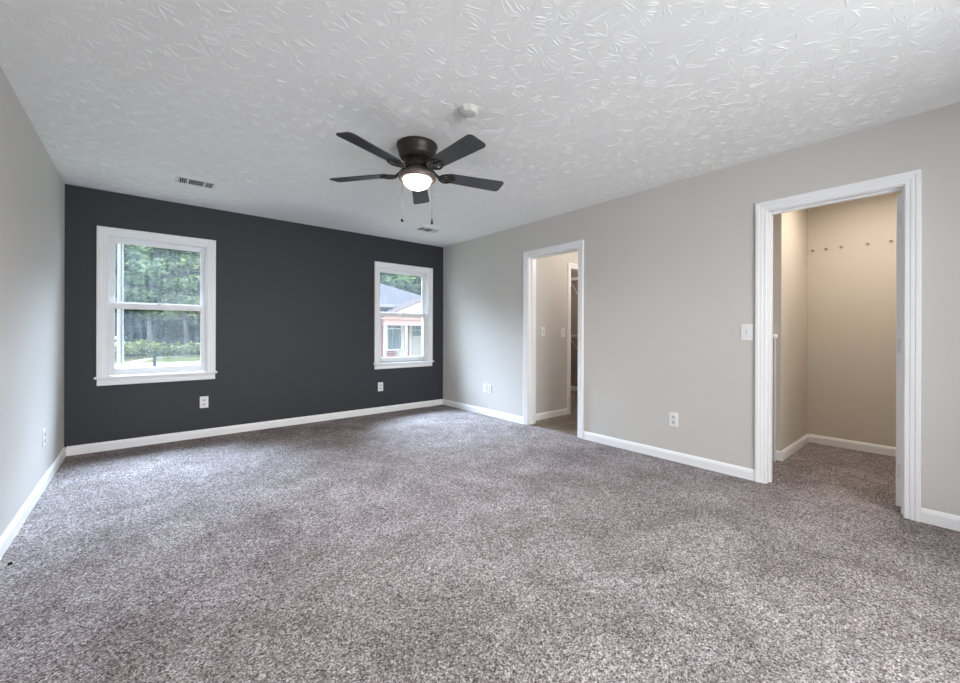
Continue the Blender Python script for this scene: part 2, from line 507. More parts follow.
fc = door_frame('trim_1', 'white moulded frame of the closet doorway on the right', CD[0], CD[1], CD[2])
fb = door_frame('trim_2', 'white moulded frame of the narrow hall doorway', BD[0], BD[1], BD[2], 0.004)
# strike plate on the left jamb of the closet
bm = bmesh.new(); box(bm, .092, .118, .3455, .3475, .90, .96); obj('strike_plate', bm, M_steel, fc)
# hall inner doorway
r = thing('trim_3', 'white frame of the inner doorway past the hall switches', 'door frame', ((HX0 + HX1) / 2, HY, 0), kind='structure')
hm = (HX0 + HX1) / 2
bm = bmesh.new(); casing(bm, HX0 - hm - .005, HX1 - hm + .005, .004, 2.005, lambda a, z, d: (a, -d, z)); obj('casing', bm, M_trim, r)
bm = bmesh.new()
box(bm, HX0 - hm - .018, HX0 - hm, 0, .11, .004, 2.0); box(bm, HX1 - hm, HX1 - hm + .018, 0, .11, .004, 2.0)
box(bm, HX0 - hm - .018, HX1 - hm + .018, 0, .11, 2.0, 2.018); obj('jamb', bm, M_trim, r)

# closet door, swung fully open into the closet on the right jamb
dr = thing('door_1', 'white closet door standing open edge-on at the right jamb', 'door', (XR + WT + .004, CD[0] + .004, 0.018), kind='structure')
bm = bmesh.new(); bbox(bm, 0, .685, .0, .035, 0, 1.995, .0015, 1)
bmesh.ops.translate(bm, verts=bm.verts, vec=(0, 0, 0)); obj('slab', bm, M_trim, dr)
bm = bmesh.new()
for (za, zb) in ((.15, .75), (.85, 1.30), (1.40, 1.85)):
    for (xa, xb) in ((.09, .31), (.37, .59)):
        bbox(bm, xa, xb, .034, .039, za, zb, .004, 1)
obj('raised_panel', bm, M_trim, dr)
for hz in (.18, .98, 1.79):
    bm = bmesh.new(); box(bm, -.0025, .0, .004, .031, hz, hz + .088)
    tube(bm, [(-.0035, -.0005, hz), (-.0035, -.0005, hz + .088)], .005, 10)
    obj('hinge', bm, mat('painted_hinge', (.75, .75, .75), .4), dr)


# windows: casing, stool, apron, liner, two sashes with panes
def window(name, label, W, stool_z, apron_z, yin=YB, sgn=1, two=True):
    x0, x1, z0, z1 = W; xm = (x0 + x1) / 2
    r = thing(name, label, 'window', (xm, yin, 0), kind='structure')
    a0, a1 = x0 - xm, x1 - xm
    Y = lambda d: sgn * d            # into the wall
    def bx(bm, xa, xb, ya, yb, za, zb):
        ya, yb = sorted((Y(ya), Y(yb))); box(bm, xa, xb, ya, yb, za, zb)
    bm = bmesh.new(); casing(bm, a0, a1, stool_z, z1, lambda a, z, d: (a, -sgn * d, z)); obj('casing', bm, M_trim, r)
    bm = bmesh.new()
    prism(bm, [(-.034, 0), (-.038, -.004), (-.038, -.016), (-.034, -.020), (.06, -.020), (.06, 0)], lambda d, z, t: (t, Y(d), stool_z + z), a0 - .084, a1 + .084)
    obj('stool', bm, M_trim, r)
    bm = bmesh.new()
    prism(bm, [(0, -.020), (-.020, -.020), (-.018, -.034), (-.013, -.038), (-.013, -.062), (-.017, -.068), (-.014, apron_z - stool_z), (0, apron_z - stool_z)],
          lambda d, z, t: (t, Y(d), stool_z + z), a0 - .066, a1 + .066)
    obj('apron', bm, M_trim, r)
    bm = bmesh.new()
    bx(bm, a0, a0 + .014, 0.0, BT, z0, z1); bx(bm, a1 - .014, a1, 0.0, BT, z0, z1); bx(bm, a0 + .014, a1 - .014, 0, BT, z1 - .013, z1)
    bx(bm, a0 + .014, a1 - .014, .06, BT, z0 - .02, z0 + .005)
    obj('window_frame', bm, M_vinyl, r)
    bm = bmesh.new()            # stop between the sash tracks
    bx(bm, a0 + .014, a0 + .022, .028, .036, z0, z1 - .013); bx(bm, a1 - .022, a1 - .014, .028, .036, z0, z1 - .013)
    obj('parting_stop', bm, M_vinyl, r)
    mz0, mz1 = 1.345, 1.398
    def sash(nm, d, za, zb, gza, gzb):
        b2 = bmesh.new(); l, rr = a0 + .015, a1 - .015; g0, g1 = a0 + .048, a1 - .052
        bx(b2, l, g0, d, d + .030, za, zb); bx(b2, g1, rr, d, d + .030, za, zb)
        bx(b2, g0, g1, d, d + .030, za, gza); bx(b2, g0, g1, d, d + .030, gzb, zb)
        # glazing bead
        q = .007
        bx(b2, g0, g0 + q, d + .008, d + .024, gza, gzb); bx(b2, g1 - q, g1, d + .008, d + .024, gza, gzb)
        bx(b2, g0, g1, d + .008, d + .024, gza, gza + q); bx(b2, g0, g1, d + .008, d + .024, gzb - q, gzb)
        s = obj(nm, b2, M_vinyl, r)
        b3 = bmesh.new(); bx(b3, g0 + .002, g1 - .002, d + .014, d + .018, gza + .002, gzb - .002); obj('pane', b3, M_glass, s)
        return s
    lo = sash('lower_sash', .038, stool_z + .003, mz1 - .006, z0 + .068, mz0)
    b4 = bmesh.new(); bbox(b4, -.03, .03, min(Y(.030), Y(.055)), max(Y(.030), Y(.055)), mz1 - .006, mz1 + .008, .002, 1); obj('sash_lock', b4, M_vinyl, lo)
    sash('upper_sash', .076, mz0, z1 - .0135, mz1, z1 - .050)
    return r


window('window_1', 'left white framed window with trees and lawn outside', W1, .695, .612)
window('window_2', 'right white framed window with brick house outside', W2, .690, .608)
# unseen window, added to frame the opening for the rear fill lamp
r = thing('rear_fill_window', 'wide white framed window added behind the camera for fill light', 'window', ((RW[0] + RW[1]) / 2, YR, 0), kind='structure')
wm = (RW[0] + RW[1]) / 2; hw = (RW[1] - RW[0]) / 2
bm = bmesh.new()
for xa in (-hw, -hw / 3 - .03, hw / 3 - .03, hw - .06): box(bm, xa, xa + .06, -.10, -.04, RW[2], RW[3])
box(bm, -hw, hw, -.10, -.04, RW[2], RW[2] + .06); box(bm, -hw, hw, -.10, -.04, RW[3] - .06, RW[3]); obj('window_frame', bm, M_vinyl, r)
bm = bmesh.new(); casing(bm, -hw, hw, RW[2], RW[3], lambda a, z, d: (a, d, z)); obj('casing', bm, M_trim, r)
bm = bmesh.new(); box(bm, -hw + .06, hw - .06, -.075, -.070, RW[2] + .06, RW[3] - .06); obj('pane', bm, M_glass, r)


# ------------------------------------------------------------------ wall plates (local: x across, z up, -y out of the wall)
def plate_mesh(wd, ht):
    bm = bmesh.new()
    prism(bm, [(-wd / 2, -ht / 2), (wd / 2, -ht / 2), (wd / 2, ht / 2), (-wd / 2, ht / 2)], lambda a, b, t: (a * (1 - t * 6), -t, b * (1 - t * 4)), 0, .0065)
    return bm


def outlet(label, loc, rz, wd=.076, ht=.122):
    r = thing('wall_outlet', label, 'outlet', loc, (0, 0, rz), 'electrical outlets')
    obj('cover_plate', plate_mesh(wd, ht), M_plate, r)
    for s in (-1, 1):
        bm = bmesh.new()
        lathe(bm, [(0, 0), (.0175, 0), (.0175, .0030), (.0165, .004), (0, .004)], 20, Matrix.Translation((0, -.0055, s * .0235)) @ Matrix.Rotation(PI / 2, 4, 'X') @ Matrix.Diagonal((.95, .82, 1, 1)))
        rc = obj('receptacle', bm, M_recept, r)
        bm = bmesh.new()
        for (xa, h) in ((-.0075, .0085), (.0055, .0105)): box(bm, xa, xa + .0022, -.0104, -.0094, s * .0235 - .001, s * .0235 - .001 + h)
        lathe(bm, [(0, 0), (.0028, 0), (.0028, .001), (0, .001)], 8, Matrix.Translation((0, -.0094, s * .0235 - .008)) @ Matrix.Rotation(PI / 2, 4, 'X'))
        obj('slot', bm, M_slot, rc)
    bm = bmesh.new(); lathe(bm, [(0, 0), (.0035, 0), (.003, .0012), (0, .0014)], 10, Matrix.Translation((0, -.0062, 0)) @ Matrix.Rotation(PI / 2, 4, 'X')); obj('screw', bm, M_steel, r)
    return r


def switch(label, loc, rz, wd=.078, ht=.124):
    r = thing('light_switch', label, 'light switch', loc, (0, 0, rz), 'toggle light switches')
    obj('cover_plate', plate_mesh(wd, ht), M_plate, r)
    bm = bmesh.new(); box(bm, -.006, .006, -.0075, -.006, -.0125, .0125); obj('switch_slot', bm, M_recept, r)
    bm = bmesh.new(); bbox(bm, -.0045, .0045, -.020, -.006, -.004, .006, .001, 1, Matrix.Rotation(math.radians(-22), 4, 'X')); obj('toggle', bm, M_recept, r)
    for s in (-1, 1):
        bm = bmesh.new(); lathe(bm, [(0, 0), (.0035, 0), (.003, .0012), (0, .0014)], 10, Matrix.Translation((0, -.0062, s * .030)) @ Matrix.Rotation(PI / 2, 4, 'X')); obj('screw', bm, M_steel, r)
    return r


RZ = {'back': 0.0, 'right': -PI / 2, 'left': PI / 2}
outlet('white outlet on the charcoal wall below the left window', (.483, YB, .371), 0)
outlet('white outlet on the charcoal wall below the right window', (2.506, YB, .362), 0)
outlet('white outlet on the greige wall between the two doorways', (XR, 1.600, .362), -PI / 2)
outlet('white outlet near the far corner, right one of a close pair', (XR, 4.042, .363), -PI / 2)
outlet('white outlet on the left wall above its baseboard', (XL, 4.185, .362), PI / 2)
r = thing('cable_plate', 'slim white cable plate near far corner, left of the outlet', 'wall plate', (XR, 4.136, .362), (0, 0, -PI / 2))
obj('cover_plate', plate_mesh(.066, .115), M_plate, r)
bm = bmesh.new(); lathe(bm, [(0, 0), (.0065, 0), (.0065, .003), (.0045, .003), (.0045, .010), (0, .010)], 12, Matrix.Translation((0, -.006, 0)) @ Matrix.Rotation(PI / 2, 4, 'X')); obj('cable_jack', bm, M_steel, r)
switch('white toggle switch beside the closet door frame', (XR, 1.045, 1.127), -PI / 2)
switch('left one of two white switches on the hall wall', (3.93, HY, 1.130), 0)
switch('right one of two white switches on hall wall, nearer inner doorway', (4.34, HY, 1.122), 0)

# ------------------------------------------------------------------ ceiling fan
FX, FY = 1.472, 2.456
fan = thing('ceiling_fan', 'dark bronze five blade ceiling fan with a lit bowl lamp', 'ceiling fan', (FX, FY, H))
bm = bmesh.new()
lathe(bm, [(0, 0), (.139, 0), (.143, -.004), (.143, -.016), (.138, -.022), (.137, -.030), (.134, -.034), (.131, -.060), (.124, -.084), (.112, -.100),
           (.095, -.108), (0, -.110)], 48)
obj('motor_housing', bm, M_bronze, fan, True)
bm = bmesh.new()
lathe(bm, [(0, -.108), (.078, -.108), (.080, -.116), (.074, -.120), (.074, -.138), (.084, -.146), (.084, -.160), (.070, -.168), (.066, -.190), (0, -.190)], 40)
for k in range(15):
    a = 2 * PI * k / 15
    bbox(bm, .068, .079, -.006, .006, -.137, -.121, .001, 1, Matrix.Rotation(a, 4, 'Z'))
obj('rotor_hub', bm, M_bronze, fan, True)
bm = bmesh.new()
lathe(bm, [(0, -.148), (.055, -.148), (.066, -.152), (.070, -.170), (.082, -.186), (.108, -.200), (.126, -.212), (.131, -.222), (.130, -.238), (.124, -.245),
           (.112, -.246), (.108, -.240), (0, -.240)], 48)
obj('lamp_fitter', bm, M_bronze2, fan, True)
m = bpy.data.materials.new('lit_frosted_glass'); m.use_nodes = True
b = m.node_tree.nodes['Principled BSDF']; b.inputs['Base Color'].default_value = (0.95, 0.93, 0.9, 1); b.inputs['Roughness'].default_value = 0.3
b.inputs['Emission Color'].default_value = (1.0, 0.90, 0.76, 1); b.inputs['Emission Strength'].default_value = 7.0
bm = bmesh.new()
prof = [(.098, -.241)] + [(.098 * math.cos(t), -.246 - .068 * math.sin(t)) for t in [i * PI / 2 / 10 for i in range(10)]] + [(0, -.314)]
lathe(bm, prof, 48); obj('lamp_bowl', bm, m, fan, True)
# blades
BZ = -.199


def blade_poly():
    pts = []
    hw0, hw1, x0, x1 = .056, .070, .215, .660
    def corner(cx, cy, r, a0, a1):
        return [(cx + r * math.cos(a0 + (a1 - a0) * i / 5), cy + r * math.sin(a0 + (a1 - a0) * i / 5)) for i in range(6)]
    pts += corner(x0 + .025, -hw0 + .025, .025, PI, 1.5 * PI)
    pts += corner(x1 - .028, -hw1 + .028, .028, 1.5 * PI, 2 * PI)
    pts += corner(x1 - .028, hw1 - .028, .028, 0, PI / 2)
    pts += corner(x0 + .025, hw0 - .025, .025, PI / 2, PI)
    return pts


PITCH = math.radians(11)
for k in range(5):
    a = 3.483 - k * 2 * PI / 5
    Rz = Matrix.Translation((0, 0, BZ)) @ Matrix.Rotation(a, 4, 'Z')
    Rp = Rz @ Matrix.Rotation(-PITCH, 4, 'X')
    bm = bmesh.new(); prism(bm, blade_poly(), lambda p, q, t: (p, q, t), 0, .0065)
    bmesh.ops.transform(bm, matrix=Rp, verts=bm.verts)
    bl = obj('blade', bm, M_blade, fan)
    # ornate iron: arm from the hub and a three-lobed open scroll under the blade root
    bm = bmesh.new()
    q = lambda x, y, z: tuple(Rp @ Vector((x, y, z)))
    p0 = Rz @ Vector((.070, 0, .046)); 
    tube(bm, [tuple(p0), tuple(Rz @ Vector((.105, 0, .040))), tuple(Rz @ Vector((.135, 0, .012))), q(.165, 0, -.006)], [.012, .011, .011, .010], 10)
    for s in (-1, 1):
        tube(bm, [q(.155, 0, -.006), q(.175, s * .030, -.006), q(.205, s * .050, -.006), q(.240, s * .046, -.005), q(.262, s * .028, -.005)], [.009, .008, .008, .008, .007], 8)
        tube(bm, [q(.165, s * .004, -.006), q(.19, s * .020, -.006), q(.215, s * .022, -.006), q(.235, s * .006, -.005)], .0055, 8)
        lathe(bm, [(0, 0), (.012, 0), (.012, .006), (.006, .009), (0, .009)], 14, Rp @ Matrix.Translation((.258, s * .030, .0)) @ Matrix.Rotation(PI, 4, 'X'))
    tube(bm, [q(.160, 0, -.006), q(.20, 0, -.006), q(.275, 0, -.005)], [.009, .008, .009], 8)
    lathe(bm, [(0, 0), (.012, 0), (.012, .006), (.006, .009), (0, .009)], 14, Rp @ Matrix.Translation((.275, 0, .0)) @ Matrix.Rotation(PI, 4, 'X'))
    obj('blade_iron', bm, M_bronze, bl, True)
# pull chains either side of the lamp as seen across the room
ca = math.atan2(-math.sin(yaw), math.cos(yaw))
for s, zb in ((-1, -.545), (1, -.560)):
    dx, dy = s * .1045 * math.cos(ca), s * .1045 * math.sin(ca)
    bm = bmesh.new()
    tube(bm, [(dx * 1.02, dy * 1.02, -.235), (dx, dy, -.30), (dx, dy, zb + .03)], .0010, 6)
    for i in range(26):
        bmesh.ops.create_icosphere(bm, subdivisions=1, radius=.0016, matrix=Matrix.Translation((dx, dy, -.26 - i * (abs(zb) - .30) / 26)))
    ch = obj('pull_chain', bm, M_brass, fan)
    bm = bmesh.new()
    if s < 0: lathe(bm, [(0, .012), (.006, .010), (.011, .002), (.011, -.006), (.006, -.013), (0, -.014)], 14, Matrix.Translation((dx, dy, zb + .018)))
    else: lathe(bm, [(0, .032), (.004, .030), (.005, .018), (.008, .010), (.008, -.004), (.005, -.010), (0, -.011)], 14, Matrix.Translation((dx, dy, zb + .012)))
    obj('pull_fob', bm, M_slot, ch, True)

# ------------------------------------------------------------------ ceiling devices
sm = thing('smoke_detector', 'small white smoke detector on the ceiling near the fan', 'smoke detector', (1.463, 1.862, H), (0, 0, .4))
bm = bmesh.new(); lathe(bm, [(0, 0), (.060, 0), (.060, -.009), (.057, -.012), (0, -.012)], 8); obj('base_plate', bm, M_smoke, sm)
bm = bmesh.new(); lathe(bm, [(0, -.012), (.056, -.012), (.054, -.020), (.046, -.028), (.020, -.032), (0, -.032)], 8); obj('cover', bm, M_smoke, sm)
bm = bmesh.new(); lathe(bm, [(0, -.031), (.009, -.031), (.009, -.035), (0, -.035)], 14, Matrix.Translation((.018, .008, 0))); obj('test_button', bm, M_smoke, sm)


def vent(label, x, y):
    r = thing('ceiling_vent', label, 'vent', (x, y, H), (0, 0, 0), 'ceiling air vents')
    L, Wd = .300, .195
    bm = bmesh.new()
    def ring(z, gx, gy):
        return [bm.verts.new(p) for p in ((-gx, -gy, z), (gx, -gy, z), (gx, gy, z), (-gx, gy, z))]
    rs = [ring(0, L / 2, Wd / 2), ring(-.002, L / 2, Wd / 2), ring(-.0045, L / 2 - .020, Wd / 2 - .020), ring(-.0045, L / 2 - .026, Wd / 2 - .026), ring(0, L / 2 - .026, Wd / 2 - .026)]
    for A, B in zip(rs, rs[1:]):
        for k in range(4): bm.faces.new((A[k], B[k], B[(k + 1) % 4], A[(k + 1) % 4]))
    for xa in (-.060, .060): box(bm, xa - .006, xa + .006, -Wd / 2 + .026, Wd / 2 - .026, -.0045, -.001)
    obj('frame', bm, M_vent, r)
    bm = bmesh.new(); box(bm, -L / 2 + .024, L / 2 - .024, -Wd / 2 + .024, Wd / 2 - .024, -.0025, -.0005); obj('duct', bm, M_slot, r)
    for i in range(9):
        bm = bmesh.new(); box(bm, -.054, .054, -.0040, .0040, -.0004, .0004, Matrix.Translation((0, -.064 + i * .016, -.0035)) @ Matrix.Rotation(math.radians(20), 4, 'X')); obj('louver', bm, M_vent, r)
    for s in (-1, 1):
        for i in range(4):
            bm = bmesh.new(); box(bm, -.0035, .0035, -.071, .071, -.0004, .0004, Matrix.Translation((s * (.074 + i * .0145), 0, -.0035)) @ Matrix.Rotation(math.radians(s * 40), 4, 'Y')); obj('louver', bm, M_vent, r)
    bm = bmesh.new(); box(bm, L / 2 - .034, L / 2 - .030, -.01, .01, -.021, -.012); obj('damper_lever', bm, M_vent, r)
    return r


vent('white ceiling air vent above the left window', .345, 4.335)
vent('white ceiling air vent above the right window', 2.79, 4.385)

# ------------------------------------------------------------------ closet and hall contents
first = None
for i, (yy, nm) in enumerate(((.961, 'small tan anchor on closet wall nearest the inner corner'), (.857, 'second small tan anchor from the closet inner corner'),
                              (.743, 'middle one of five small tan anchors on closet wall'), (.552, 'fourth small tan anchor, with a gap on its left'),
                              (.399, 'small tan anchor on closet wall nearest the open door'))):
    if first is None:
        r = thing('wall_anchor', nm, 'wall anchor', (5.25, yy, 1.968), (0, 0, 0), 'shelf anchors on the closet wall')
        bm = bmesh.new(); lathe(bm, [(0, 0), (.020, 0), (.019, .005), (.010, .007), (0, .007)], 14, Matrix.Rotation(-PI / 2, 4, 'Y')); obj('collar', bm, mat('anchor_plastic', (.62, .55, .47), .6), r)
        bm = bmesh.new(); lathe(bm, [(0, 0), (.011, 0), (.011, .004), (0, .005)], 10, Matrix.Translation((-.005, 0, 0)) @ Matrix.Rotation(-PI / 2, 4, 'Y')); obj('screw', bm, mat('old_screw', (.22, .17, .12), .6), r)
        bm = bmesh.new(); box(bm, -.003, 0, -.012, .012, -.050, -.040); obj('lower_mark', bm, mat('anchor_plastic', (.62, .55, .47), .6), r)
        first = r
    else:
        dup(first, (5.25, yy, 1.968), label=nm)

r = thing('closet_pole', 'slim pale pole with white cap standing just inside closet, left side', 'pole', (4.235, 1.036, 0))
bm = bmesh.new(); lathe(bm, [(0, 0), (.011, 0), (.011, 1.085), (0, 1.085)], 14); obj('shaft', bm, mat('pale_pole', (.62, .55, .54), .5), r, True)
bm = bmesh.new(); lathe(bm, [(0, 1.075), (.016, 1.075), (.022, 1.085), (.022, 1.100), (.014, 1.112), (0, 1.114)], 18); obj('cap', bm, M_plate, r, True)


def wire_shelf(label, z):
    r = thing('wire_shelf', label, 'shelf', (6.34, 0, z), (0, 0, 0), 'wire shelves in the linen closet')
    ys0, ys1 = 3.56, 5.13
    bm = bmesh.new()
    for xx in (-.005, -.15, -.30): tube(bm, [(xx, ys0, 0), (xx, ys1, 0)], .004, 6)
    tube(bm, [(-.305, ys0, -.032), (-.305, ys1, -.032)], .004, 6)
    obj('rail', bm, M_plate, r)
    bm = bmesh.new(); k = 0
    while ys0 + .03 * k < ys1:
        yy = ys0 + .03 * k; tube(bm, [(-.005, yy, .003), (-.30, yy, .003), (-.305, yy, -.032)], .002, 5); k += 1
    obj('wire', bm, M_plate, r)
    for yy in (3.9, 4.66):
        bm = bmesh.new(); tube(bm, [(-.002, yy, -.28), (-.02, yy, -.27), (-.29, yy, -.012)], .006, 6); obj('brace', bm, M_plate, r)
    return r


wire_shelf('upper white wire shelf glimpsed through the inner doorway', 2.13)
wire_shelf('lower white wire shelf glimpsed through the inner doorway', 1.07)

r = thing('door_bumper', 'small spring door bumper on left baseboard at the picture edge', 'door stop', (XL + .0145, 2.82, .042))
bm = bmesh.new(); pts = [(.004 + .052 * i / 80, .0055 * math.cos(i * 1.1), .0055 * math.sin(i * 1.1)) for i in range(81)]; tube(bm, pts, .0012, 5); obj('spring', bm, mat('pale_brass', (.62, .56, .45), .35, .6), r)
bm = bmesh.new(); lathe(bm, [(0, 0), (.013, 0), (.010, .005), (0, .006)], 14, Matrix.Rotation(PI / 2, 4, 'Y')); obj('mount', bm, M_brass, r)
bm = bmesh.new(); lathe(bm, [(0, 0), (.006, 0), (.007, .008), (.007, .014), (0, .015)], 14, Matrix.Translation((.055, 0, 0)) @ Matrix.Rotation(PI / 2, 4, 'Y')); obj('rubber_tip', bm, M_slot, r)

# lamps the closet and hall have (fixtures above the door heads, out of sight)
light('closet_lamp', 'AREA', (4.45, .40, 2.42), 13.0, (1.0, 0.89, 0.77), shape='DISK', size=.35)
light('linen_bulb', 'POINT', (5.4, 4.3, 2.3), 17.0, (1.0, 0.88, 0.76), shadow_soft_size=.06)
light('hall_bulb', 'POINT', (4.5, 2.6, 2.28), 17.0, (1.0, 0.90, 0.82), shadow_soft_size=.08)
light('fan_bulb', 'SPOT', (FX, FY, H - .325), 55.0, (1.0, 0.91, 0.80), shadow_soft_size=.08, spot_size=math.radians(172), spot_blend=.6)

# ------------------------------------------------------------------ outdoors
G = -0.9
bm = bmesh.new(); box(bm, -90, 120, YB + BT + .02, 150, G - .2, G)
struct('ground', bm, M_grass, 'sunlit lawn outside the windows', 'lawn')
bm = bmesh.new(); prism(bm, [(-40, 21), (9, 21), (9, 31.5), (3, 32.6), (-40, 33.2)], lambda a, b, t: (a, b, t), G, G + .03)
struct('driveway', bm, M_conc, 'bright pale driveway crossing beyond the lawn', 'driveway')
bm = bmesh.new()
cl = [(-1.2, 31.5), (-.75, 33.6), (-.25, 36.0), (.25, 38.2), (1.0, 39.6), (2.2, 39.9)]
L_ = [(x - .30, y + .2) for x, y in cl]; R_ = [(x + .30, y - .2) for x, y in cl]
prism(bm, L_ + R_[::-1], lambda a, b, t: (a, b, t), G, G + .02)
struct('path', bm, M_conc, 'pale curved path branching off the driveway', 'path')

r = thing('utility_pole', 'tall pale wooden utility pole standing left beyond the left window', 'pole', (-.86, 24.4, G))
bm = bmesh.new(); lathe(bm, [(0, 0), (.125, 0), (.085, 9.5), (0, 9.5)], 16); obj('shaft', bm, M_pole, r, True)
bm = bmesh.new(); box(bm, .02, .05, -.125, -.100, .6, 9.3); obj('ground_wire_cover', bm, M_bark, r)
bm = bmesh.new(); bbox(bm, -1.1, 1.1, -.16, -.07, 8.7, 8.85, .01, 1); obj('crossarm', bm, M_pole, r)
r = thing('marker_post', 'short dark post at the driveway edge outside left window', 'post', (.42, 29.2, G))
bm = bmesh.new(); bbox(bm, -.07, .07, -.07, .07, 0, .72, .01, 1); obj('shaft', bm, M_post, r)
bm = bmesh.new(); bbox(bm, -.085, .085, -.085, .085, .72, .76, .01, 1); obj('cap', bm, M_post, r)

# neighbouring brick house
hs = thing('brick_house', 'red brick house with grey hip roof and porch outside right window', 'house', (11, 20, G))
HB = Vector((11, 20, G))
def hp(bm): bmesh.ops.translate(bm, verts=bm.verts, vec=-HB); return bm
bm = bmesh.new()
wall_with_holes(bm, 5.5, 14.4, G, 2.6, [(10.10, 11.01, .20, 1.75), (11.60, 12.50, G, 1.75)], lambda a, b, c, d: box(bm, a, b, 20, 20.25, c, d))
box(bm, 14.15, 14.4, 20.25, 29, G, 2.6); box(bm, 5.5, 5.75, 20.25, 29, G, 2.6); box(bm, 5.5, 14.4, 28.75, 29, G, 2.6)
obj('wall', hp(bm), M_brick, hs)
bm = bmesh.new()
ze, m_ = 2.60, .42; y0, y1 = 19.45, 29.55; x0, x1 = 5.0, 14.95; ym = (y0 + y1) / 2; zr = ze + m_ * (ym - y0); hd = ym - y0
P = [(x0, y0, ze), (x1, y0, ze), (x1, y1, ze), (x0, y1, ze), (x0, ym, zr), (x1 - hd, ym, zr)]
V = [bm.verts.new(p) for p in P] ; V2 = [bm.verts.new((p[0], p[1], p[2] - .10)) for p in P[:4]]
for f in ((0, 1, 5, 4), (1, 2, 5), (2, 3, 4, 5), (3, 0, 4)): bm.faces.new([V[i] for i in f])
for i in range(4): bm.faces.new((V[i], V[(i + 1) % 4], V2[(i + 1) % 4], V2[i]))
bm.faces.new(V2); rf = obj('roof', hp(bm), M_roof, hs)
bm = bmesh.new(); box(bm, x0 - .02, x1 + .02, y0 - .03, y0 + .0, ze - .16, ze + .01); obj('gutter', hp(bm), mat('gutter_grey', (.34, .33, .36), .5), rf)
bm = bmesh.new(); box(bm, x0, x1, y0 + .01, 20.0, ze - .14, ze - .10); obj('soffit', hp(bm), M_white, rf)
# porch: beam, pediment, roof, columns, slab
bm = bmesh.new(); box(bm, 8.92, 14.05, 17.95, 18.15, 1.45, 1.74); bm_ = obj('porch_beam', hp(bm), M_pink, hs)
bm = bmesh.new(); prism(bm, [(8.72, 1.74), (8.72, 1.80), (11.48, 2.905), (14.24, 1.80), (14.24, 1.74)], lambda a, b, t: (a, t, b), 17.89, 18.06); obj('pediment', hp(bm), M_pink, hs)
bm = bmesh.new()
prism(bm, [(8.70, 1.74), (11.48, 2.84), (14.26, 1.74), (14.26, 1.82), (11.48, 2.93), (8.70, 1.82)], lambda a, b, t: (a, t, b), 17.90, 20.2); obj('porch_roof', hp(bm), M_proof, hs)
for cx_ in (9.02, 10.19, 11.19, 12.9, 13.95):
    bm = bmesh.new(); bbox(bm, cx_ - .052, cx_ + .052, 18.0, 18.1, G + .1, 1.45, .008, 1); obj('porch_column', hp(bm), M_white, hs)
bm = bmesh.new(); box(bm, 8.8, 14.1, 17.8, 20, G, G + .1); obj('porch_slab', hp(bm), M_conc, hs)
bm = bmesh.new(); box(bm, 11.05, 11.13, 19.93, 19.99, G + .1, 2.46); obj('downspout', hp(bm), M_white, hs)
bm = bmesh.new()
for (a, b_, c, d) in ((10.06, 10.15, .16, 1.78), (10.96, 11.05, .16, 1.78), (10.15, 10.96, 1.70, 1.78), (10.15, 10.96, 1.28, 1.34)): box(bm, a, b_, 19.95, 20.06, c, d)
box(bm, 10.02, 11.06, 19.90, 20.06, .10, .20); wf = obj('window', hp(bm), M_white, hs)
bm = bmesh.new(); box(bm, 10.15, 10.96, 20.03, 20.05, .20, 1.70); obj('pane', hp(bm), M_pane, wf)
bm = bmesh.new()
for k in range(7): box(bm, 10.20 + k * .108, 10.28 + k * .108, 20.012, 20.025, .24, 1.27)
obj('blind', hp(bm), M_blind, wf)
bm = bmesh.new(); box(bm, 11.50, 11.60, 19.94, 20.06, G + .1, 1.80); box(bm, 12.5, 12.6, 19.94, 20.06, G + .1, 1.80); box(bm, 11.60, 12.5, 19.94, 20.06, 1.75, 1.80)
df = obj('door_frame', hp(bm), M_white, hs)
bm = bmesh.new(); box(bm, 11.60, 12.50, 20.02, 20.06, G + .1, 1.75)
for (za, zb) in ((G + .25, .25), (.38, .78)):
    for xa in (11.70, 12.10): bbox(bm, xa, xa + .30, 20.005, 20.03, za, zb, .008, 1)
ds = obj('door', hp(bm), M_door, hs)
bm = bmesh.new()
for xa in (11.74, 11.955, 12.17):
    for (za, zb) in ((.91, 1.21), (1.26, 1.58)): box(bm, xa, xa + .185, 20.008, 20.022, za, zb)
obj('pane', hp(bm), M_pane, ds)
r = thing('utility_box', 'pale grey box standing under the brick house window', 'utility box', (10.46, 19.0, G + .1))
bm = bmesh.new(); bbox(bm, -.20, .20, -.18, .18, 0, .86, .02, 2); obj('cabinet', bm, M_box, r)
bm = bmesh.new(); bbox(bm, -.22, .22, -.20, .20, .86, .91, .01, 1); obj('lid', bm, M_box, r)


# trees
def leaves(bm, rng, c, rad, n, size, squash=0.5):
    for _ in range(n):
        while True:
            p = Vector((rng.uniform(-1, 1), rng.uniform(-1, 1), rng.uniform(-1, 1)))
            if 0.25 < p.length < 1: break
        p = Vector((p.x * rad[0], p.y * rad[1], p.z * rad[2])) + c
        nrm = Vector((rng.gauss(0, .6), rng.gauss(0, .6), 1)).normalized()
        a = nrm.orthogonal().normalized(); a = Matrix.Rotation(rng.uniform(0, 6.28), 3, nrm) @ a; b_ = nrm.cross(a)
        s = size * rng.uniform(.6, 1.4)
        bm.faces.new([bm.verts.new(p + a * s), bm.verts.new(p + b_ * s * squash), bm.verts.new(p - a * s), bm.verts.new(p - b_ * s * squash)])


